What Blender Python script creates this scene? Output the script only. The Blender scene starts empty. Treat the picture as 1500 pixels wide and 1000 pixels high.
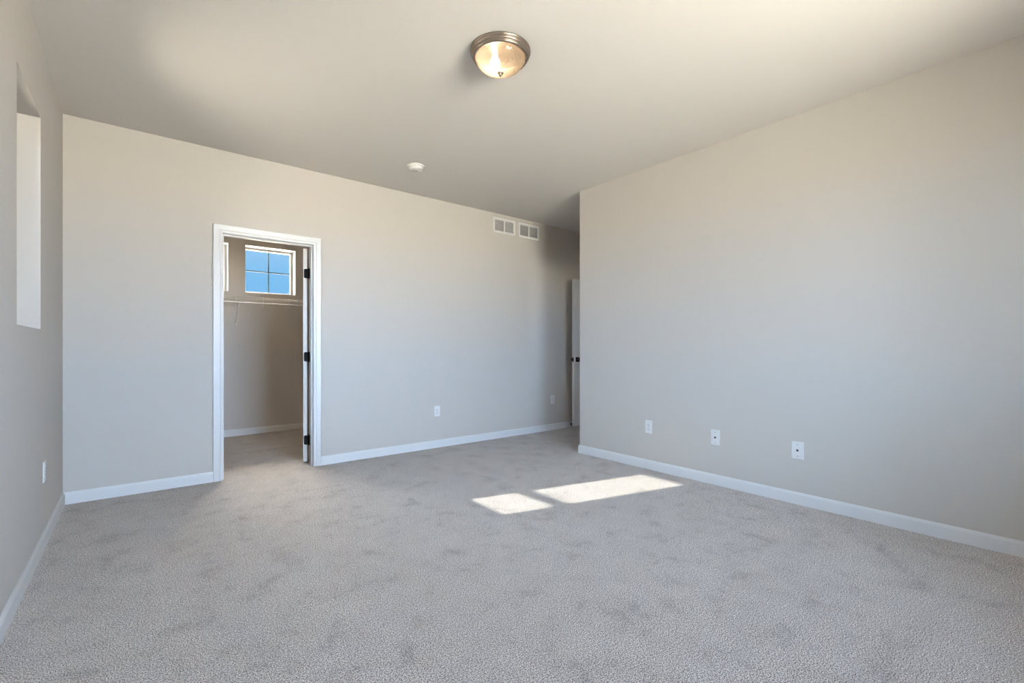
import bpy, bmesh, math
from mathutils import Vector, Matrix

scene = bpy.context.scene
COL = scene.collection
R = math.radians

# ------------------------------------------------------------------ camera
cam_d = bpy.data.cameras.new('camera')
cam = bpy.data.objects.new('camera', cam_d)
COL.objects.link(cam)
cam_d.sensor_width = 36.0
cam_d.lens = 36.0 * 679.0 / 1500.0
cam_d.shift_y = 10.0 / 1500.0
cam_d.clip_start = 0.02
cam_d.clip_end = 300
cam.location = (0, 0, 1.097)
cam.rotation_euler = (R(90), 0, R(-39.0))
scene.camera = cam

# ------------------------------------------------------------------ exposure
vs = scene.view_settings
vs.view_transform = 'Standard'
vs.look = 'None'
vs.gamma = 1.0
vs.exposure = 0.25
vs.use_curve_mapping = False
scene.cycles.use_denoising = True
scene.cycles.max_bounces = 14
scene.cycles.diffuse_bounces = 10
scene.cycles.sample_clamp_indirect = 6.0
scene.cycles.caustics_reflective = False

# ------------------------------------------------------------------ sky
SKY_SOUTH_LOW = (25.5, 33.0, 45.5)     # unseen sky behind the camera, brightened to light the room
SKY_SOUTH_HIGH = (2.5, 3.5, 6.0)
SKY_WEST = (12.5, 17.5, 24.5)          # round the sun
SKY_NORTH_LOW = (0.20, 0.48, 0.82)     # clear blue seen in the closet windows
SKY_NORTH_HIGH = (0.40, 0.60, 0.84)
FILL_NORTH_TOP = (105.0, 92.0, 80.0)  # unseen warm glow added above the blue band to brighten the closet
GROUND_SOUTH = (42.0, 38.0, 33.0)      # ground glow below the horizon, raised to light the room from below
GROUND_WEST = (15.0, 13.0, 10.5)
FILL_NORTH_GROUND = (80.0, 66.0, 52.0)  # unseen glow added below the horizon, also for the closet
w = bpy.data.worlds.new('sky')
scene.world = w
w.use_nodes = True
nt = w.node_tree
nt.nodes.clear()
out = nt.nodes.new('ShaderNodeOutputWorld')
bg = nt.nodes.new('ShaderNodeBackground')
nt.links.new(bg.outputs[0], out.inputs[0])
tc = nt.nodes.new('ShaderNodeTexCoord')
sep = nt.nodes.new('ShaderNodeSeparateXYZ')
nt.links.new(tc.outputs['Generated'], sep.inputs[0])


def maprange(src, a, b, smooth=True):
    m = nt.nodes.new('ShaderNodeMapRange')
    m.interpolation_type = 'SMOOTHSTEP' if smooth else 'LINEAR'
    m.inputs['From Min'].default_value = a
    m.inputs['From Max'].default_value = b
    nt.links.new(src, m.inputs['Value'])
    return m.outputs['Result']


def mixc(fac, a, b):       # a where fac = 0, b where fac = 1
    m = nt.nodes.new('ShaderNodeMix')
    m.data_type = 'RGBA'
    nt.links.new(fac, m.inputs['Factor'])
    for k, v in ((6, a), (7, b)):
        if isinstance(v, tuple):
            m.inputs[k].default_value = (*v, 1)
        else:
            nt.links.new(v, m.inputs[k])
    return m.outputs[2]


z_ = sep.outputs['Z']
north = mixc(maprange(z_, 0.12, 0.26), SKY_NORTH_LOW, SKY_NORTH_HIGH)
north = mixc(maprange(z_, 0.32, 0.6), north, FILL_NORTH_TOP)
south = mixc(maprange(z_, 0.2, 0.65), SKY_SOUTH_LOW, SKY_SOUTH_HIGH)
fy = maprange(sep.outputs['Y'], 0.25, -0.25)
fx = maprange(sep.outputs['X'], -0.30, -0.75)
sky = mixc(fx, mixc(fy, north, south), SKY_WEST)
gnd = mixc(fx, mixc(fy, FILL_NORTH_GROUND, GROUND_SOUTH), GROUND_WEST)
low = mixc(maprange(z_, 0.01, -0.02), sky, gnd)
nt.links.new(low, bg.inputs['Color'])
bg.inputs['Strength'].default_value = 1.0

# ------------------------------------------------------------------ sun
sun_d = bpy.data.lights.new('sun', 'SUN')
sun_d.energy = 7.2
sun_d.angle = R(0.6)
sun_d.color = (1.0, 0.93, 0.82)
sun = bpy.data.objects.new('sun', sun_d)
COL.objects.link(sun)
SUN_DIR = Vector((1.0, -0.252, -0.560))
sun.rotation_euler = SUN_DIR.to_track_quat('-Z', 'Y').to_euler()
sun.location = (-8, 5, 7)

# ------------------------------------------------------------------ materials


def mat(name, color, rough=0.6, metal=0.0, spec=0.5):
    m = bpy.data.materials.new(name)
    m.use_nodes = True
    b = m.node_tree.nodes['Principled BSDF']
    b.inputs['Base Color'].default_value = (*color, 1)
    b.inputs['Roughness'].default_value = rough
    b.inputs['Metallic'].default_value = metal
    b.inputs['Specular IOR Level'].default_value = spec
    return m


def add_bump(m, scale, strength, dist=0.001, detail=3):
    t = m.node_tree
    b = t.nodes['Principled BSDF']
    c = t.nodes.new('ShaderNodeTexCoord')
    n = t.nodes.new('ShaderNodeTexNoise')
    n.inputs['Scale'].default_value = scale
    n.inputs['Detail'].default_value = detail
    bp = t.nodes.new('ShaderNodeBump')
    bp.inputs['Strength'].default_value = strength
    bp.inputs['Distance'].default_value = dist
    t.links.new(c.outputs['Object'], n.inputs['Vector'])
    t.links.new(n.outputs['Fac'], bp.inputs['Height'])
    t.links.new(bp.outputs[0], b.inputs['Normal'])
    return m


M_WALL = add_bump(mat('greige wall paint', (0.635, 0.605, 0.57), 0.75, spec=0.25), 140, 0.12)
M_CEIL = add_bump(mat('ceiling paint', (0.85, 0.825, 0.79), 0.85, spec=0.2), 90, 0.25)
M_TRIM = mat('white trim paint', (0.83, 0.84, 0.85), 0.35)
M_DOOR = mat('white door paint', (0.80, 0.79, 0.77), 0.4)
M_VINYL = mat('white window vinyl', (0.85, 0.85, 0.85), 0.4)
M_PLASTIC = mat('white plastic', (0.86, 0.86, 0.86), 0.35)
M_SLOT = mat('dark slot', (0.03, 0.03, 0.035), 0.6)
M_COAX = mat('coax connector metal', (0.12, 0.12, 0.13), 0.35, 0.8)
M_BLACK = mat('matte black hardware', (0.010, 0.009, 0.009), 0.6, spec=0.15)
M_NICKEL = mat('brushed nickel', (0.40, 0.335, 0.28), 0.36, 1.0)
M_WIRE = mat('white coated wire', (0.80, 0.78, 0.75), 0.4)
M_BACKING = mat('dark duct', (0.07, 0.07, 0.075), 0.8)
M_MUNTIN = mat('backlit grey blue muntin', (0.10, 0.20, 0.28), 0.5)  # dark backlit look of the bars put into the colour
M_GROUND = add_bump(mat('dry ground', (0.66, 0.57, 0.46), 0.95), 2, 0.3)
M_SIDING = mat('neighbour siding', (0.5, 0.5, 0.48), 0.8)
M_EXT = mat('roof shingle', (0.2, 0.2, 0.2), 0.9)


def glass_mat():
    m = bpy.data.materials.new('window glass')
    m.use_nodes = True
    t = m.node_tree
    t.nodes.clear()
    o = t.nodes.new('ShaderNodeOutputMaterial')
    mx = t.nodes.new('ShaderNodeMixShader')
    fr = t.nodes.new('ShaderNodeFresnel')
    fr.inputs['IOR'].default_value = 1.35
    tr = t.nodes.new('ShaderNodeBsdfTransparent')
    tr.inputs[0].default_value = (0.96, 0.98, 0.97, 1)
    gl = t.nodes.new('ShaderNodeBsdfGlossy')
    gl.inputs['Roughness'].default_value = 0.02
    t.links.new(fr.outputs[0], mx.inputs[0])
    t.links.new(tr.outputs[0], mx.inputs[1])
    t.links.new(gl.outputs[0], mx.inputs[2])
    t.links.new(mx.outputs[0], o.inputs[0])
    return m


M_GLASS = glass_mat()


def bowl_mat():
    m = bpy.data.materials.new('frosted alabaster glass')
    m.use_nodes = True
    t = m.node_tree
    t.nodes.clear()
    o = t.nodes.new('ShaderNodeOutputMaterial')
    tl = t.nodes.new('ShaderNodeBsdfTranslucent')
    df = t.nodes.new('ShaderNodeBsdfDiffuse')
    tp = t.nodes.new('ShaderNodeBsdfTransparent')
    gl = t.nodes.new('ShaderNodeBsdfGlossy')
    gl.inputs['Roughness'].default_value = 0.15
    c = t.nodes.new('ShaderNodeTexCoord')
    n = t.nodes.new('ShaderNodeTexNoise')
    n.inputs['Scale'].default_value = 9
    n.inputs['Detail'].default_value = 4
    n.inputs['Distortion'].default_value = 1.5
    cr = t.nodes.new('ShaderNodeValToRGB')
    cr.color_ramp.elements[0].position = 0.35
    cr.color_ramp.elements[0].color = (0.24, 0.215, 0.19, 1)
    cr.color_ramp.elements[1].position = 0.65
    cr.color_ramp.elements[1].color = (0.31, 0.285, 0.255, 1)
    t.links.new(c.outputs['Object'], n.inputs['Vector'])
    t.links.new(n.outputs['Fac'], cr.inputs[0])
    for s in (tl, df):
        t.links.new(cr.outputs[0], s.inputs[0])
    tp.inputs[0].default_value = (1.0, 0.95, 0.86, 1)

    def mix(f, a, b):
        x = t.nodes.new('ShaderNodeMixShader')
        x.inputs[0].default_value = f
        t.links.new(a, x.inputs[1])
        t.links.new(b, x.inputs[2])
        return x.outputs[0]
    s = mix(0.20, tl.outputs[0], df.outputs[0])
    s = mix(0.42, s, tp.outputs[0])
    s = mix(0.025, s, gl.outputs[0])
    t.links.new(s, o.inputs[0])
    return m


M_BOWL = bowl_mat()


def bulb_mat():
    m = bpy.data.materials.new('lit bulb')
    m.use_nodes = True
    b = m.node_tree.nodes['Principled BSDF']
    b.inputs['Emission Color'].default_value = (1.0, 0.80, 0.58, 1)
    b.inputs['Emission Strength'].default_value = 80.0
    return m


M_BULB = bulb_mat()


def carpet_mat():
    m = bpy.data.materials.new('grey beige carpet')
    m.use_nodes = True
    t = m.node_tree
    b = t.nodes['Principled BSDF']
    b.inputs['Roughness'].default_value = 0.95
    b.inputs['Specular IOR Level'].default_value = 0.1
    b.inputs['Sheen Weight'].default_value = 0.15
    c = t.nodes.new('ShaderNodeTexCoord')

    def noise(scale, detail, rough=0.5, dist=0.0):
        n = t.nodes.new('ShaderNodeTexNoise')
        n.inputs['Scale'].default_value = scale
        n.inputs['Detail'].default_value = detail
        n.inputs['Roughness'].default_value = rough
        n.inputs['Distortion'].default_value = dist
        t.links.new(c.outputs['Object'], n.inputs['Vector'])
        return n.outputs['Fac']

    def ramp(src, stops):
        r = t.nodes.new('ShaderNodeValToRGB')
        e = r.color_ramp.elements
        while len(e) < len(stops):
            e.new(0.5)
        for k, (p, col) in enumerate(stops):
            e[k].position = p
            e[k].color = (*col, 1)
        t.links.new(src, r.inputs[0])
        return r.outputs[0]

    def mul(a, bb, f=1.0):
        x = t.nodes.new('ShaderNodeMix')
        x.data_type = 'RGBA'
        x.blend_type = 'MULTIPLY'
        x.inputs['Factor'].default_value = f
        t.links.new(a, x.inputs[6])
        t.links.new(bb, x.inputs[7])
        return x.outputs[2]
    fine = noise(240, 2, 0.75)
    tuft = ramp(fine, [(0.415, (0.085, 0.076, 0.071)), (0.485, (0.54, 0.50, 0.475)),
                       (0.56, (0.97, 0.92, 0.885))])
    fleck = ramp(noise(110, 2, 0.6, 0.3), [(0.36, (0.74, 0.72, 0.70)), (0.50, (1.0, 1.0, 1.0)), (0.7, (1.1, 1.08, 1.05))])
    pile = ramp(noise(5.5, 6, 0.72, 0.3), [(0.34, (0.76, 0.755, 0.755)), (0.45, (0.97, 0.97, 0.97)), (0.62, (1.05, 1.05, 1.05))])
    col = mul(mul(tuft, fleck), pile)
    t.links.new(col, b.inputs['Base Color'])
    bp = t.nodes.new('ShaderNodeBump')
    bp.inputs['Strength'].default_value = 0.6
    bp.inputs['Distance'].default_value = 0.003
    t.links.new(fine, bp.inputs['Height'])
    bp2 = t.nodes.new('ShaderNodeBump')
    bp2.inputs['Strength'].default_value = 0.35
    bp2.inputs['Distance'].default_value = 0.02
    t.links.new(noise(6, 3, 0.6, 0.5), bp2.inputs['Height'])
    t.links.new(bp2.outputs[0], bp.inputs['Normal'])
    t.links.new(bp.outputs[0], b.inputs['Normal'])
    return m


M_CARPET = carpet_mat()

# ------------------------------------------------------------------ mesh helpers


class MB:
    """collects shapes into one mesh object"""

    def __init__(self):
        self.bm = bmesh.new()

    def _keep(self, verts, M):
        if M is not None:
            bmesh.ops.transform(self.bm, matrix=M, verts=verts)

    def box(self, x0, x1, y0, y1, z0, z1, bevel=0.0, M=None, seg=2):
        vs_ = [self.bm.verts.new((x, y, z)) for x in (x0, x1) for y in (y0, y1) for z in (z0, z1)]
        q = [(0, 1, 3, 2), (4, 6, 7, 5), (0, 4, 5, 1), (2, 3, 7, 6), (0, 2, 6, 4), (1, 5, 7, 3)]
        fs = [self.bm.faces.new([vs_[i] for i in f]) for f in q]
        bmesh.ops.recalc_face_normals(self.bm, faces=fs)
        if bevel > 0:
            es = list({e for f in fs for e in f.edges})
            r = bmesh.ops.bevel(self.bm, geom=es, offset=bevel, segments=seg, profile=0.5, affect='EDGES')
            vs_ = list({v for f in r['faces'] for v in f.verts} | {v for v in vs_ if v.is_valid})
        self._keep(vs_, M)
        return self

    def prism(self, prof, axis, a0, a1, M=None):
        """prof: list of 2D points; extruded along axis between a0 and a1"""
        def P(p, a):
            if axis == 'x':
                return (a, p[0], p[1])
            if axis == 'y':
                return (p[0], a, p[1])
            return (p[0], p[1], a)
        A = [self.bm.verts.new(P(p, a0)) for p in prof]
        B = [self.bm.verts.new(P(p, a1)) for p in prof]
        n = len(prof)
        fs = [self.bm.faces.new(A), self.bm.faces.new(B[::-1])]
        for i in range(n):
            j = (i + 1) % n
            fs.append(self.bm.faces.new((A[j], A[i], B[i], B[j])))
        bmesh.ops.recalc_face_normals(self.bm, faces=fs)
        self._keep(A + B, M)
        return self

    def sweep(self, sections):
        """sections: list of closed loops (lists of 3D points) of equal length"""
        loops = [[self.bm.verts.new(p) for p in s] for s in sections]
        n = len(loops[0])
        fs = []
        for a, b in zip(loops, loops[1:]):
            for i in range(n):
                j = (i + 1) % n
                fs.append(self.bm.faces.new((a[i], a[j], b[j], b[i])))
        fs.append(self.bm.faces.new(loops[0][::-1]))
        fs.append(self.bm.faces.new(loops[-1]))
        bmesh.ops.recalc_face_normals(self.bm, faces=fs)
        return self

    def lathe(self, prof, n=64, M=None, closed=False):
        """prof: (r, z) points revolved about z"""
        rings = []
        allv = []
        for r, z in prof:
            if r < 1e-6:
                v = self.bm.verts.new((0, 0, z))
                rings.append([v])
                allv.append(v)
            else:
                ring = [self.bm.verts.new((r * math.cos(2 * math.pi * i / n), r * math.sin(2 * math.pi * i / n), z)) for i in range(n)]
                rings.append(ring)
                allv += ring
        pairs = list(zip(rings, rings[1:]))
        if closed:
            pairs.append((rings[-1], rings[0]))
        fs = []
        for a, b in pairs:
            for i in range(n):
                j = (i + 1) % n
                if len(a) == 1 and len(b) == 1:
                    continue
                if len(a) == 1:
                    fs.append(self.bm.faces.new((a[0], b[j], b[i])))
                elif len(b) == 1:
                    fs.append(self.bm.faces.new((a[i], a[j], b[0])))
                else:
                    fs.append(self.bm.faces.new((a[i], a[j], b[j], b[i])))
        bmesh.ops.recalc_face_normals(self.bm, faces=fs)
        for f in fs:
            f.smooth = True
        self._keep(allv, M)
        return self

    def tube(self, pts, r, n=8, M=None):
        pts = [Vector(p) for p in pts]
        loops = []
        allv = []
        for i, p in enumerate(pts):
            d = (pts[min(i + 1, len(pts) - 1)] - pts[max(i - 1, 0)]).normalized()
            up = Vector((0, 0, 1)) if abs(d.z) < 0.95 else Vector((1, 0, 0))
            u = d.cross(up).normalized()
            v = d.cross(u).normalized()
            L = [self.bm.verts.new(p + r * (math.cos(2 * math.pi * k / n) * u + math.sin(2 * math.pi * k / n) * v)) for k in range(n)]
            loops.append(L)
            allv += L
        fs = []
        for a, b in zip(loops, loops[1:]):
            for i in range(n):
                j = (i + 1) % n
                f = self.bm.faces.new((a[i], a[j], b[j], b[i]))
                f.smooth = True
                fs.append(f)
        fs.append(self.bm.faces.new(loops[0][::-1]))
        fs.append(self.bm.faces.new(loops[-1]))
        bmesh.ops.recalc_face_normals(self.bm, faces=fs)
        self._keep(allv, M)
        return self

    def build(self, name, m, parent=None, loc=(0, 0, 0), rotz=0.0):
        me = bpy.data.meshes.new(name)
        self.bm.to_mesh(me)
        self.bm.free()
        me.materials.append(m)
        o = bpy.data.objects.new(name, me)
        COL.objects.link(o)
        o.location = loc
        o.rotation_euler = (0, 0, rotz)
        if parent is not None:
            o.parent = parent
        return o


def thing(name, label, cat, loc, rot=(0, 0, 0), group=None):
    o = bpy.data.objects.new(name, None)
    o.empty_display_size = 0.05
    COL.objects.link(o)
    o.location = loc
    o.rotation_euler = rot
    o['label'] = label
    if cat:
        o['category'] = cat
    if group:
        o['group'] = group
    return o


def struct(o, label=None):
    o['kind'] = 'structure'
    if label:
        o['label'] = label
    return o


def dup(root, loc, rot, label):
    r = root.copy()
    COL.objects.link(r)
    r.location = loc
    r.rotation_euler = rot
    r['label'] = label
    for ch in root.children:
        c = ch.copy()
        COL.objects.link(c)
        c.parent = r
        for g in ch.children:
            d = g.copy()
            COL.objects.link(d)
            d.parent = c
    return r


# ------------------------------------------------------------------ room shell
XL, XR = -0.403, 3.620          # left and right walls
YB, YR = 4.511, -1.50           # back wall and the wall behind the camera
YC = 3.337                      # end of the right wall, hall begins
H = 2.743
YF = 6.70                       # far wall of the closet
XC = 2.95                       # right wall of the closet
XE = 5.46                       # end wall of the hall
T = 0.115

YS = 0.85                       # outer wall of the small room beside the hall
struct(MB().box(XL - 0.2, XR + T, YR - 0.2, YF + 0.2, -0.12, 0.0).box(XR + T, 7.2, YS - 0.2, YF + 0.2, -0.12, 0.0).build('floor', M_CARPET), 'grey beige carpet covering the whole floor')
struct(MB().box(XL - 0.2, XR + T, YR - 0.2, YF + 0.2, H, H + 0.15).box(XR + T, 7.2, YS - 0.2, YF + 0.2, H, H + 0.15).build('ceiling', M_CEIL), 'flat painted ceiling of the room')


def wall_holes(mb, along, a0, a1, b0, b1, holes):
    """a wall along x or y from a0 to a1, thickness b0..b1, holes = (p0, p1, z0, z1)"""
    def bx(p, q, z0, z1):
        if q - p < 1e-5 or z1 - z0 < 1e-5:
            return
        if along == 'x':
            mb.box(p, q, b0, b1, z0, z1)
        else:
            mb.box(b0, b1, p, q, z0, z1)
    cur = a0
    for p0, p1, z0, z1 in sorted(holes):
        bx(cur, p0, 0, H)
        bx(p0, p1, 0, z0)
        bx(p0, p1, z1, H)
        cur = p1
    bx(cur, a1, 0, H)
    return mb


WL = (2.906, 3.545, 1.200, 2.340)     # left window hole (y0, y1, z0, z1)
WC1 = (1.070, 1.668, 1.807, 2.410)    # closet window holes (x0, x1, z0, z1)
WC2 = (0.290, 0.888, 1.807, 2.410)
WR = (0.72, 2.32, 0.78, 2.42)         # wide window behind the camera
DO = (0.5367, 1.294, -0.01, 2.072)    # closet door rough opening
EO = (3.50, 4.40, -0.01, 2.072)       # doorway at the end of the hall

struct(wall_holes(MB(), 'y', YR - 0.2, YF + 0.2, XL - 0.2, XL, [WL]).build('wall_left', M_WALL), 'greige left wall with the tall window')
struct(wall_holes(MB(), 'x', XL, XE + T, YB, YB + T, [(DO[0], DO[1], 0, DO[3])]).build('wall_back', M_WALL), 'greige back wall with the closet doorway')
SO = (4.00, 4.78, 2.072)         # doorway in the south side of the hall
mb = MB().box(XR, XR + T, YR, YC, 0, H)
wall_holes(mb, 'x', XR + T, XE, YC - T, YC, [(SO[0], SO[1], 0, SO[2])])
struct(mb.build('wall_right', M_WALL), 'greige right wall ending at the hall corner')
struct(wall_holes(MB(), 'x', XL, XR + T, YR - 0.2, YR, [WR]).build('wall_rear', M_WALL), 'greige wall behind the camera')
struct(wall_holes(MB(), 'x', XL, XC + T, YF, YF + 0.2, [WC1, WC2]).build('wall_closet_far', M_WALL), 'far wall of the closet with two high windows')
struct(MB().box(XC, XC + T, YB + T, YF, 0, H).build('wall_closet_side', M_WALL), 'side wall of the closet')
struct(wall_holes(MB(), 'y', YC - T, YB, XE, XE + T, [(EO[0], EO[1], 0, EO[3])]).build('wall_hall_end', M_WALL), 'end wall of the short hall')
WS = (3.84, 4.34, 1.25, 2.15)
struct(wall_holes(MB(), 'x', XR + T, XE + T, YS - 0.2, YS, [WS]).build('wall_side_room', M_WALL), 'outer wall of the small room beside the hall')
struct(MB().box(XE, XE + T, YS, YC - T, 0, H).build('wall_side_room_end', M_WALL), 'end wall of the small room beside the hall')
# small dark landing beyond the hall doorway
mb = MB().box(XE + T, 7.1, YC - 0.3, YC - 0.2, 0, H).box(XE + T, 7.1, YB + T, YB + T + 0.1, 0, H).box(7.1, 7.2, YC - 0.3, YB + T + 0.1, 0, H)
struct(mb.build('wall_landing', M_WALL), 'walls of the landing beyond the hall')

# ------------------------------------------------------------------ baseboards
BH, BT = 0.084, 0.013
PROF = [(0, 0), (BT, 0), (BT, BH - 0.016), (BT - 0.0045, BH - 0.005), (BT - 0.0075, BH), (0, BH)]


def base_run(mb, p0, p1, nrm, m0=0.0, m1=0.0):
    """a baseboard from p0 to p1 on a wall whose normal is nrm; m0/m1 = mitre slope at the ends"""
    p0, p1, nrm = Vector((*p0, 0)), Vector((*p1, 0)), Vector((*nrm, 0))
    d = (p1 - p0).normalized()
    A = [tuple(p0 + nrm * u + d * (m0 * u) + Vector((0, 0, z))) for u, z in PROF]
    B = [tuple(p1 + nrm * u - d * (m1 * u) + Vector((0, 0, z))) for u, z in PROF]
    mb.sweep([A, B])


CX0, CX1 = 0.487, 1.343          # outer edges of the closet door casing
mb = MB()
base_run(mb, (XL, YR), (XL, YB), (1, 0), 1, 1)
struct(mb.build('baseboard_left', M_TRIM), 'white baseboard along the left wall')
mb = MB()
base_run(mb, (XL, YB), (CX0, YB), (0, -1), 1, 0)
base_run(mb, (CX1, YB), (XE, YB), (0, -1), 0, 1)
struct(mb.build('baseboard_back', M_TRIM), 'white baseboard along the back wall')
mb = MB()
base_run(mb, (XR, YR), (XR, YC), (-1, 0), 1, -1)
base_run(mb, (XR, YC), (SO[0] - 0.05, YC), (0, 1), -1, 0)
base_run(mb, (SO[1] + 0.05, YC), (XE, YC), (0, 1), 0, 1)
struct(mb.build('baseboard_right', M_TRIM), 'white baseboard along the right wall')
mb = MB()
base_run(mb, (XL, YR), (XR, YR), (0, 1), 1, 1)
struct(mb.build('baseboard_rear', M_TRIM), 'white baseboard behind the camera')
mb = MB()
base_run(mb, (XL, YF), (XC, YF), (0, -1), 1, 1)
base_run(mb, (XL, YB + T), (XL, YF), (1, 0), 1, 1)
base_run(mb, (XC, YB + T), (XC, YF), (-1, 0), 1, 1)
struct(mb.build('baseboard_closet', M_TRIM), 'white baseboard inside the closet')

# ------------------------------------------------------------------ door casings
CP = [(0.0, 0.0), (0.0, 0.0085), (0.004, 0.0115), (0.013, 0.0125), (0.016, 0.0095), (0.021, 0.0095),
      (0.026, 0.0135), (0.056, 0.0165), (0.064, 0.0165), (0.0675, 0.013), (0.0675, 0.0)]
# (distance outward from the inner edge, height off the wall)


def casing(mb, frame, w0, w1, top):
    """frame(u, z, n): u along the wall, z up, n off the wall"""
    secs = []
    secs.append([frame(w0 - d, 0.0, n) for d, n in CP])
    secs.append([frame(w0 - d, top + d, n) for d, n in CP])
    secs.append([frame(w1 + d, top + d, n) for d, n in CP])
    secs.append([frame(w1 + d, 0.0, n) for d, n in CP])
    mb.sweep(secs)


# closet doorway: jamb, stops and casings on both sides (stands still)
IN0, IN1, ITOP = 0.5545, 1.2755, 2.0555   # inner edges of the casing
J0, J1, JT = 0.5567, 1.276, 2.054
mb = MB()
mb.box(DO[0], J0, YB, YB + T, 0, JT)
mb.box(J1, DO[1], YB, YB + T, 0, JT)
mb.box(DO[0], DO[1], YB, YB + T, JT, DO[3])
jy0, jy1 = YB + 0.028, YB + 0.070         # door stops
mb.box(J0, J0 + 0.011, jy0, jy1, 0, JT - 0.011, 0.002)
mb.box(J1 - 0.011, J1, jy0, jy1, 0, JT - 0.011, 0.002)
mb.box(J0, J1, jy0, jy1, JT - 0.011, JT, 0.002)
jamb = struct(mb.build('trim_1', M_TRIM), 'white door jamb lining the closet doorway')
mb = MB()
casing(mb, lambda u, z, n: (u, YB - n, z), IN0, IN1, ITOP)
struct(mb.build('trim_2', M_TRIM), 'white casing around the closet doorway')
mb = MB()
casing(mb, lambda u, z, n: (u, YB + T + n, z), IN0, IN1, ITOP)
struct(mb.build('trim_3', M_TRIM), 'white casing on the closet side of the doorway')
# hall doorway
mb = MB()
mb.box(XE, XE + T, EO[0], EO[0] + 0.02, 0, 2.054)
mb.box(XE, XE + T, EO[1] - 0.02, EO[1], 0, 2.054)
mb.box(XE, XE + T, EO[0], EO[1], 2.054, EO[3])
struct(mb.build('trim_4', M_TRIM), 'white jamb of the hall doorway')
mb = MB()
casing(mb, lambda u, z, n: (XE - n, u, z), EO[0] + 0.018, EO[1] - 0.018, 2.0555)
struct(mb.build('trim_5', M_TRIM), 'white casing of the hall doorway')


mb = MB()
mb.box(SO[0], SO[0] + 0.02, YC - T, YC, 0, 2.054)
mb.box(SO[1] - 0.02, SO[1], YC - T, YC, 0, 2.054)
mb.box(SO[0], SO[1], YC - T, YC, 2.054, SO[2])
struct(mb.build('trim_6', M_TRIM), 'white jamb of the side doorway off the hall')
mb = MB()
casing(mb, lambda u, z, n: (u, YC + n, z), SO[0] + 0.018, SO[1] - 0.018, 2.0555)
struct(mb.build('trim_7', M_TRIM), 'white casing of the side doorway off the hall')

# ------------------------------------------------------------------ doors
def leaf(name, width, height, parent):
    """door leaf from the hinge edge at x=0 to x=width, y 0..0.035, with two raised panels on each face"""
    mb = MB()
    mb.box(0, width, 0, 0.035, 0, height, 0.0015)
    for s in (-1, 1):
        yo = 0.0 if s < 0 else 0.035
        for z0, z1 in ((0.22, 0.86), (1.02, height - 0.14)):
            x0, x1 = 0.12, width - 0.12
            for k, (i0, i1, h) in enumerate(((0.0, 0.012, 0.004), (0.05, None, 0.005))):
                if i1 is None:
                    a, b = (yo - h, yo) if s < 0 else (yo, yo + h)
                    mb.box(x0 + i0, x1 - i0, a, b, z0 + i0, z1 - i0, 0.003)
                else:
                    a, b = (yo - h, yo) if s < 0 else (yo, yo + h)
                    mb.box(x0, x0 + i1, a, b, z0, z1, 0.001)
                    mb.box(x1 - i1, x1, a, b, z0, z1, 0.001)
                    mb.box(x0 + i1, x1 - i1, a, b, z0, z0 + i1, 0.001)
                    mb.box(x0 + i1, x1 - i1, a, b, z1 - i1, z1, 0.001)
    return mb.build(name, M_DOOR, parent)


def handle_set(parent, width, z):
    """black knob with square rosettes on both faces, latch plate on the edge"""
    for s in (-1, 1):
        yo = 0.0 if s < 0 else 0.035
        mb = MB()
        M0 = Matrix.Translation((width - 0.062, yo, z)) @ Matrix.Rotation(R(90) * (1 if s < 0 else -1), 4, 'X')
        mb.box(-0.032, 0.032, -0.032, 0.032, 0, 0.009, 0.002, M=M0)
        mb.lathe([(0.0115, 0.008), (0.011, 0.032), (0.018, 0.036), (0.0265, 0.045), (0.0275, 0.054), (0.022, 0.062), (0.0, 0.065)], 32, M=M0)
        mb.build('door_knob', M_BLACK, parent)
    mb = MB().box(width - 0.001, width + 0.0012, 0.005, 0.030, z - 0.029, z + 0.029, 0.0004)
    mb.box(width, width + 0.010, 0.011, 0.024, z - 0.009, z + 0.009, 0.002)
    mb.build('latch_plate', M_BLACK, parent)


# closet door, swung open into the closet past a right angle; hinge pin at HX, HY
OPEN = 118.0
HX, HY = 1.2725, YB + T + 0.008
d1 = thing('door_1', 'white closet door swung open into the closet, black hinges', None, (HX, HY, 0.022))
struct(d1)
ang = R(180 - OPEN)               # direction of the leaf measured from +x
d1.rotation_euler = (0, 0, ang)
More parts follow.
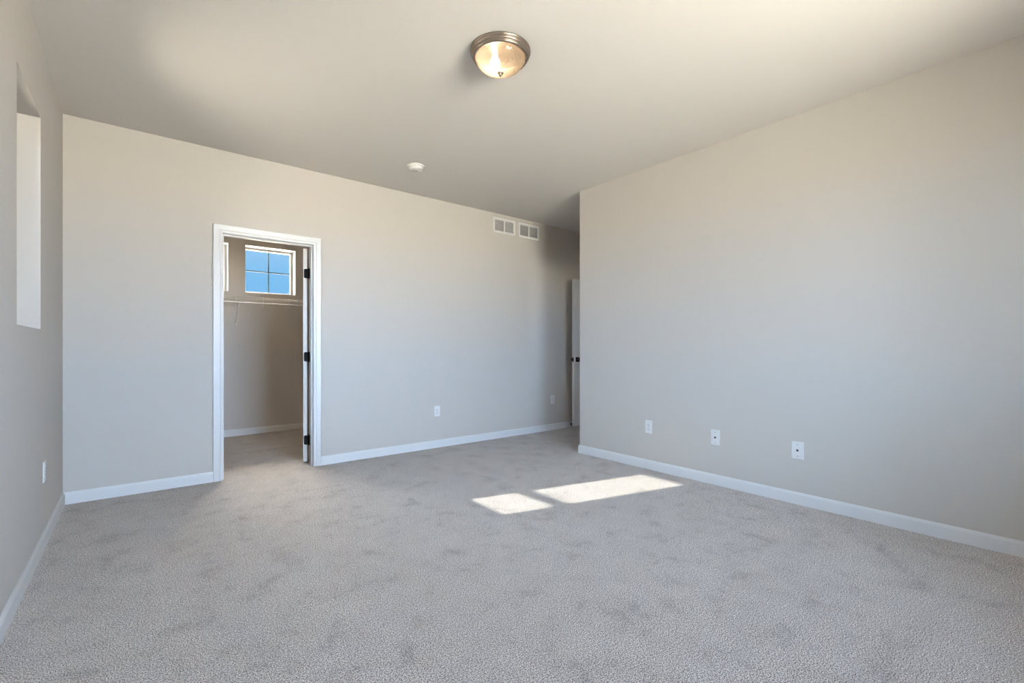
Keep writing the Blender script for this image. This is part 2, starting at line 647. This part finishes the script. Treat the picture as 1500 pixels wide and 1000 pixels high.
# leaf local frame: hinge edge at x = 0.006; the leaf lies on the +y side of its pin line
lf = leaf('door_leaf', 0.708, 2.020, d1)
lf.location = (0.006, 0.020, 0)
k0 = len(bpy.data.objects)
handle_set(lf, 0.708, 0.93)
for z in (0.205, 0.995, 1.785):   # hinges: barrel, leaf plate on the door edge
    mb = MB()
    mb.tube([(0, 0, z - 0.045), (0, 0, z + 0.045)], 0.0068, 14)
    mb.tube([(0, 0, z - 0.050), (0, 0, z - 0.045)], 0.0050, 12)
    mb.tube([(0, 0, z + 0.045), (0, 0, z + 0.050)], 0.0050, 12)
    # plate let into the hinge edge of the leaf (rounded corners)
    pl = []
    y0, y1, zz0, zz1, rr = 0.0, 0.047, z - 0.0445, z + 0.0445, 0.014
    for cx, cz, a0 in ((y1 - rr, zz1 - rr, 0), (y0 + 0.002, zz1 - 0.002, 90), (y0 + 0.002, zz0 + 0.002, 180), (y1 - rr, zz0 + rr, 270)):
        r_ = rr if cx > 0.01 else 0.002
        for k in range(7):
            t_ = R(a0 + 15 * k)
            pl.append((cx + r_ * math.cos(t_), cz + r_ * math.sin(t_)))
    mb.prism(pl, 'x', 0.0035, 0.0066)
    for sy, sz in ((0.028, -0.030), (0.036, 0.0), (0.028, 0.030)):
        mb.tube([(0.0025, sy, z + sz), (0.0040, sy, z + sz)], 0.0035, 10)
    # plate on the jamb: in the door frame turned back by the opening angle
    Mi = Matrix.Rotation(-ang, 4, 'Z')
    mb.box(0.0005, 0.0030, -0.042, 0.0, z - 0.0445, z + 0.0445, 0.0005, M=Mi)
    mb.build('hinge', M_BLACK, d1)

# hall door: free edge at x = 4.597, lying open in front of the back wall
d2 = thing('door_2', 'white door standing open in the dark hall, black knob and latch plate', None, (5.385, 4.385, 0.040))
struct(d2)
d2.rotation_euler = (0, 0, R(180))
lf2 = leaf('door_leaf', 0.787, 1.995, d2)
lf2.location = (0, 0.005, 0)
handle_set(lf2, 0.787, 0.905)
for z in (0.205, 0.995, 1.785):
    MB().tube([(-0.004, 0.000, z - 0.045), (-0.004, 0.000, z + 0.045)], 0.0065, 14).box(-0.003, 0.0, 0.0, 0.03, z - 0.044, z + 0.044).build('hinge', M_BLACK, d2)

# spring door stop on the back baseboard behind the hall door
ds = thing('door_stop', 'small spring door stop on the baseboard behind the open hall door', 'door stop', (4.70, YB - BT, 0.045))
mb = MB()
pts = []
for i in range(0, 14 * 12 + 1):
    a = 2 * math.pi * i / 12
    pts.append((0.0065 * math.cos(a), -0.006 - 0.052 * i / (14 * 12), 0.0065 * math.sin(a)))
mb.tube(pts, 0.0016, 6)
mb.lathe([(0.0, 0.0), (0.012, 0.0), (0.012, 0.003), (0.006, 0.007), (0.0, 0.007)], 20, M=Matrix.Rotation(R(90), 4, 'X'))
mb.build('spring', M_BLACK, ds)
MB().lathe([(0.0, 0.056), (0.008, 0.056), (0.0095, 0.060), (0.009, 0.070), (0.0, 0.072)], 20, M=Matrix.Rotation(R(90), 4, 'X')).build('rubber_tip', M_PLASTIC, ds)


# ------------------------------------------------------------------ windows
def window(name, label, frame, u0, u1, z0, z1, fw, sw, d0, d1, rails=(), mullions=(), muntins=None, liner=None):
    """frame(u, n, z) -> xyz; n grows outward from the inner wall face; d0..d1 depth of the vinyl frame"""
    w_ = thing(name, label, None, (0, 0, 0))
    struct(w_)

    def fb(mb, a0, a1, n0, n1, b0, b1, bev=0.002):
        p, q = frame(a0, n0, b0), frame(a1, n1, b1)
        mb.box(min(p[0], q[0]), max(p[0], q[0]), min(p[1], q[1]), max(p[1], q[1]), b0, b1, bev)

    def ring(mb, a0, a1, b0, b1, wd, n0, n1):
        ws, wb, wt = wd if isinstance(wd, tuple) else (wd, wd, wd)
        fb(mb, a0, a0 + ws, n0, n1, b0, b1)
        fb(mb, a1 - ws, a1, n0, n1, b0, b1)
        fb(mb, a0 + ws, a1 - ws, n0, n1, b0, b0 + wb)
        fb(mb, a0 + ws, a1 - ws, n0, n1, b1 - wt, b1)
    mb = MB()
    ring(mb, u0, u1, z0, z1, fw, d0, d1)
    for m_ in mullions:
        fb(mb, m_ - 0.025, m_ + 0.025, d0, d1, z0 + fw, z1 - fw)
    mb.build('window_frame', M_VINYL, w_)
    if liner:
        mb = MB()
        ring(mb, u0 - 0.0, u1 + 0.0, z0, z1, liner, 0.0015, d0)
        mb.build('window_liner', M_TRIM, w_)
    cells = []
    us = [u0 + fw] + [x for m_ in mullions for x in (m_ - 0.025, m_ + 0.025)] + [u1 - fw]
    for k in range(0, len(us), 2):
        zs = [z0 + fw] + [r_ for r_ in rails] + [z1 - fw]
        for a, b in zip(zs, zs[1:]):
            cells.append((us[k], us[k + 1], a, b))
    dm = (d0 + d1) / 2
    side, bot, rail, top = sw if isinstance(sw, tuple) else (sw, sw, sw, sw)
    for a0, a1, b0, b1 in cells:
        wb = bot if b0 == z0 + fw else rail
        wt = top if b1 == z1 - fw else rail
        mb = MB()
        ring(mb, a0, a1, b0, b1, (side, wb, wt), d0 + 0.012, d1 - 0.012)
        s = mb.build('sash', M_VINYL, w_)
        mb = MB()
        fb(mb, a0 + side - 0.004, a1 - side + 0.004, dm - 0.003, dm + 0.003, b0 + wb - 0.004, b1 - wt + 0.004, 0)
        mb.build('pane', M_GLASS, s)
        if muntins:
            nu, nz, mw = muntins
            mb = MB()
            for i in range(1, nu):
                c = a0 + sw + (a1 - a0 - 2 * sw) * i / nu
                fb(mb, c - mw / 2, c + mw / 2, dm - 0.006, dm - 0.0035, b0 + sw, b1 - sw, 0)
            for i in range(1, nz):
                c = b0 + sw + (b1 - b0 - 2 * sw) * i / nz
                fb(mb, a0 + sw, a1 - sw, dm - 0.0065, dm - 0.0033, c - mw / 2, c + mw / 2, 0)
            mb.build('muntins', M_MUNTIN, s)
    return w_


window('window_1', 'tall narrow window set deep in the left wall', lambda u, n, z: (XL - n, u, z),
       *WL, 0.060, (0.055, 0.100, 0.026, 0.043), 0.125, 0.195, rails=(1.611,))
window('window_2', 'square blue-sky window high in the closet, right one', lambda u, n, z: (u, YF + n, z),
       *WC1, 0.016, 0.014, 0.135, 0.199, muntins=(2, 2, 0.016), liner=0.004)
window('window_3', 'square window high in the closet, left one cut by the door casing', lambda u, n, z: (u, YF + n, z),
       *WC2, 0.016, 0.014, 0.135, 0.199, muntins=(2, 2, 0.016), liner=0.004)
window('window_4', 'wide window behind the camera', lambda u, n, z: (u, YR - n, z),
       *WR, 0.050, 0.035, 0.090, 0.160, mullions=((WR[0] + WR[1]) / 2,))


window('window_5', 'window of the small room beside the hall', lambda u, n, z: (u, YS - n, z),
       *WS, 0.040, 0.030, 0.090, 0.160)

# ------------------------------------------------------------------ ceiling light
LX, LY = 1.566, 2.036
cl = thing('ceiling_light', 'flush ceiling light with nickel ring and glowing frosted glass bowl', 'ceiling light', (LX, LY, H))
MB().lathe([(0.0, 0.0), (0.160, 0.0), (0.1665, -0.003), (0.1675, -0.009), (0.1650, -0.0135), (0.1605, -0.0150),
            (0.1600, -0.0175), (0.1625, -0.0205), (0.1622, -0.0250), (0.1585, -0.0285), (0.1535, -0.0295),
            (0.1530, -0.0320), (0.1550, -0.0345), (0.1545, -0.0390), (0.1500, -0.0430), (0.1445, -0.0440), (0.1395, -0.0425),
            (0.1365, -0.0380), (0.140, -0.030), (0.140, -0.012), (0.0, -0.010)], 96).build('metal_ring', M_NICKEL, cl)
prof = []
for i in range(0, 17):             # bowl, outside surface
    a = R(90) * i / 16
    prof.append((0.1375 * math.cos(a) ** 0.92 if i < 16 else 0.0, -0.044 - 0.077 * math.sin(a) ** 1.15))
inner = [(max(r_ - 0.004, 0.0), z + 0.004) for r_, z in prof][::-1]
MB().lathe(prof + inner, 72).build('glass_bowl', M_BOWL, cl)
MB().lathe([(0.0, -0.117), (0.0165, -0.119), (0.017, -0.123), (0.012, -0.127), (0.0085, -0.129), (0.0095, -0.133), (0.0075, -0.138),
            (0.004, -0.1415), (0.0, -0.143)], 32).build('finial', M_NICKEL, cl)
right = Vector((math.cos(R(39)), -math.sin(R(39)), 0))
fwd = Vector((math.sin(R(39)), math.cos(R(39)), 0))
BP = [(0, 0.018), (0.013, 0.016), (0.0135, 0.0), (0.020, -0.014), (0.0285, -0.032), (0.029, -0.044), (0.024, -0.058), (0.012, -0.067), (0, -0.069)]
Mx = Matrix.Translation(Vector((right.x * -0.030, right.y * -0.030, -0.030)))
MB().lathe(BP, 32, M=Mx).build('light_bulb', M_BULB, cl)

# ------------------------------------------------------------------ smoke detector
sd = thing('smoke_detector', 'round white smoke detector on the ceiling', 'smoke detector', (1.962, 3.800, H))
MB().lathe([(0, 0), (0.076, 0), (0.078, -0.003), (0.077, -0.010), (0.072, -0.012), (0, -0.012)], 64).build('mounting_plate', M_PLASTIC, sd)
MB().lathe([(0, -0.011), (0.066, -0.011), (0.0665, -0.020), (0.062, -0.024), (0.062, -0.027), (0.064, -0.030), (0.060, -0.037), (0.045, -0.043), (0.020, -0.045), (0, -0.045)], 64).build('cover', M_PLASTIC, sd)
MB().lathe([(0, -0.044), (0.011, -0.044), (0.011, -0.047), (0.009, -0.048), (0, -0.048)], 24, M=Matrix.Translation((0.02, -0.01, 0))).build('test_button', M_PLASTIC, sd)


# ------------------------------------------------------------------ wall vents
def vent(x0, x1, z0, z1, label):
    w_, h_ = x1 - x0, z1 - z0
    v = thing('wall_vent', label, 'vent', ((x0 + x1) / 2, YB, (z0 + z1) / 2), group='return air grilles under the ceiling')
    fr = 0.027
    hw, hh = w_ / 2, h_ / 2
    mb = MB()
    for a in ((-hw, -hw + fr, -hh, hh), (hw - fr, hw, -hh, hh), (-hw + fr, hw - fr, hh - fr, hh), (-hw + fr, hw - fr, -hh, -hh + fr), (-0.008, 0.008, -hh + fr, hh - fr)):
        mb.box(a[0], a[1], -0.009, 0.0, a[2], a[3], 0.0015)
    for sx in (-hw + 0.012, hw - 0.012):
        mb.tube([(sx, -0.0085, 0), (sx, -0.0102, 0)], 0.004, 12)
    mb.build('vent_frame', M_PLASTIC, v)
    MB().box(-hw + fr - 0.004, hw - fr + 0.004, -0.0016, -0.0004, -hh + fr - 0.004, hh - fr + 0.004).build('duct_backing', M_BACKING, v)
    n = 9
    iz0, iz1 = -hh + fr, hh - fr
    for s in (-1, 1):
        a, b = (-hw + fr, -0.008) if s < 0 else (0.008, hw - fr)
        for k in range(n):
            z = iz0 + (k + 0.5) * (iz1 - iz0) / n
            # a tilted louvre blade
            Mx = Matrix.Translation(((a + b) / 2, -0.0045, z)) @ Matrix.Rotation(R(-38), 4, 'X')
            MB().box(-(b - a) / 2, (b - a) / 2, -0.0042, 0.0042, -0.0007, 0.0007, 0, M=Mx).build('louvre', M_PLASTIC, v)
    return v


vent(3.354, 3.700, 2.506, 2.693, 'white slatted wall vent, left of the pair under the ceiling')
vent(3.752, 4.102, 2.506, 2.693, 'white slatted wall vent, right of the pair beside the hall')


# ------------------------------------------------------------------ wall plates
def plate_mb(w_=0.073, h_=0.117):
    mb = MB()
    hw, hh = w_ / 2, h_ / 2
    mb.box(-hw, hw, -0.0055, 0.0, -hh, hh, 0.0028, seg=3)
    return mb


def outlet(label, loc, rz):
    o = thing('power_outlet', label, 'outlet', loc, (0, 0, rz), group='duplex power outlets low on the walls')
    plate_mb().build('cover_plate', M_PLASTIC, o)
    for s in (-1, 1):
        zc = 0.0195 * s
        mb = MB()
        pr = []
        for k in range(24):
            a = 2 * math.pi * k / 24
            pr.append((0.0172 * math.cos(a), zc + max(-0.0138, min(0.0138, 0.0172 * math.sin(a)))))
        mb.prism(pr, 'y', -0.0072, -0.004)
        rc = mb.build('receptacle', M_PLASTIC, o)
        mb = MB()
        mb.box(-0.0085, -0.0060, -0.0076, -0.0070, zc - 0.002, zc + 0.0065)
        mb.box(0.0060, 0.0085, -0.0076, -0.0070, zc - 0.001, zc + 0.0055)
        mb.tube([(0, -0.0076, zc - 0.0075), (0, -0.0070, zc - 0.0075)], 0.0027, 12)
        mb.build('slots', M_SLOT, rc)
    MB().tube([(0, -0.0066, 0), (0, -0.0050, 0)], 0.0034, 14).build('screw', M_NICKEL, o)
    return o


def coax(label, loc, rz):
    o = thing('cable_plate', label, 'wall plate', loc, (0, 0, rz), group='single-port cable wall plates on the right wall')
    plate_mb(0.078, 0.122).build('cover_plate', M_PLASTIC, o)
    mb = MB()
    Mx = Matrix.Rotation(R(90), 4, 'X')
    mb.lathe([(0, 0.004), (0.0085, 0.004), (0.0085, 0.0075), (0.0052, 0.0078), (0.0052, 0.014), (0.0, 0.014)], 6, M=Mx)
    mb.lathe([(0, 0.010), (0.0050, 0.010), (0.0050, 0.0155), (0.0, 0.0155)], 20, M=Mx)
    mb.build('connector', M_COAX, o)
    for s in (-1, 1):
        MB().tube([(0, -0.0066, 0.0415 * s), (0, -0.0050, 0.0415 * s)], 0.0032, 14).build('screw', M_NICKEL, o)
    return o


PX = R(-90)      # faces -x from the right wall
ou = outlet('white power outlet on the back wall right of the closet doorway', (2.583, YB, 0.402), 0)
dup(ou, (4.351, YB, 0.407), (0, 0, 0), 'white power outlet in shade at the hall end of the back wall')
dup(ou, (XR, 2.492, 0.384), (0, 0, PX), 'white two-socket power outlet on the right wall nearest the hall corner')
dup(ou, (XL, 3.654, 0.411), (0, 0, R(90)), 'white outlet plate seen edge-on on the left wall')
cp = coax('white cable plate between the outlet and the other cable plate on the right wall', (XR, 1.868, 0.381), PX)
dup(cp, (XR, 1.271, 0.379), (0, 0, PX), 'white cable plate farthest from the hall corner on the right wall')

# ------------------------------------------------------------------ closet wire shelf
SZ = 1.722
SY0, SY1 = YF - 0.305, YF - 0.004
SX0, SX1 = XL + 0.004, XC - 0.004
ws = thing('wire_shelf', 'white wire closet shelf with hanging rod under the high windows', 'shelf', (0, 0, 0))
mb = MB()
for y, z, r_ in ((SY0, SZ, 0.0042), (SY0 - 0.001, SZ - 0.030, 0.0042), (SY0 + 0.10, SZ - 0.006, 0.003), (SY0 + 0.20, SZ - 0.006, 0.003), (SY1 - 0.004, SZ - 0.003, 0.0032)):
    mb.tube([(SX0, y, z), (SX1, y, z)], r_, 6)
n = int((SX1 - SX0) / 0.0254)
for k in range(n + 1):
    x = SX0 + 0.008 + k * 0.0254
    if x < SX1:
        mb.tube([(x, SY1, SZ), (x, SY0, SZ), (x, SY0 - 0.003, SZ - 0.030)], 0.0016, 4)
mb.build('wire_deck', M_WIRE, ws)
RZ = SZ - 0.072
MB().tube([(SX0, SY0 + 0.022, RZ), (SX1, SY0 + 0.022, RZ)], 0.0100, 14).build('hanging_rod', M_WIRE, ws)
x = -0.26
while x < SX1 - 0.05:              # hooks carrying the rod
    y0 = SY0 + 0.003
    pts = [(x, y0 - 0.004, SZ + 0.004), (x, y0 - 0.008, SZ - 0.02), (x, y0 - 0.006, SZ - 0.055), (x, y0 + 0.006, RZ - 0.020), (x, y0 + 0.019, RZ - 0.030), (x, y0 + 0.034, RZ - 0.018), (x, y0 + 0.034, RZ)]
    mb = MB().tube(pts, 0.0032, 8)
    mb.box(x - 0.006, x + 0.006, y0 + 0.010, y0 + 0.028, RZ - 0.038, RZ - 0.012, 0.002)
    mb.build('rod_hook', M_WIRE, ws)
    x += 0.295
for bx_ in (0.965, 2.30):          # diagonal support brackets
    b = MB()
    b.tube([(bx_, SY0 + 0.004, SZ - 0.004), (bx_, SY0 + 0.012, SZ - 0.02), (bx_, YF - 0.014, SZ - 0.292), (bx_, YF - 0.006, SZ - 0.318)], 0.0052, 10)
    br = b.build('support_bracket', M_WIRE, ws)
    MB().box(bx_ - 0.010, bx_ + 0.010, YF - 0.010, YF, SZ - 0.335, SZ - 0.300, 0.002).build('bracket_foot', M_WIRE, br)
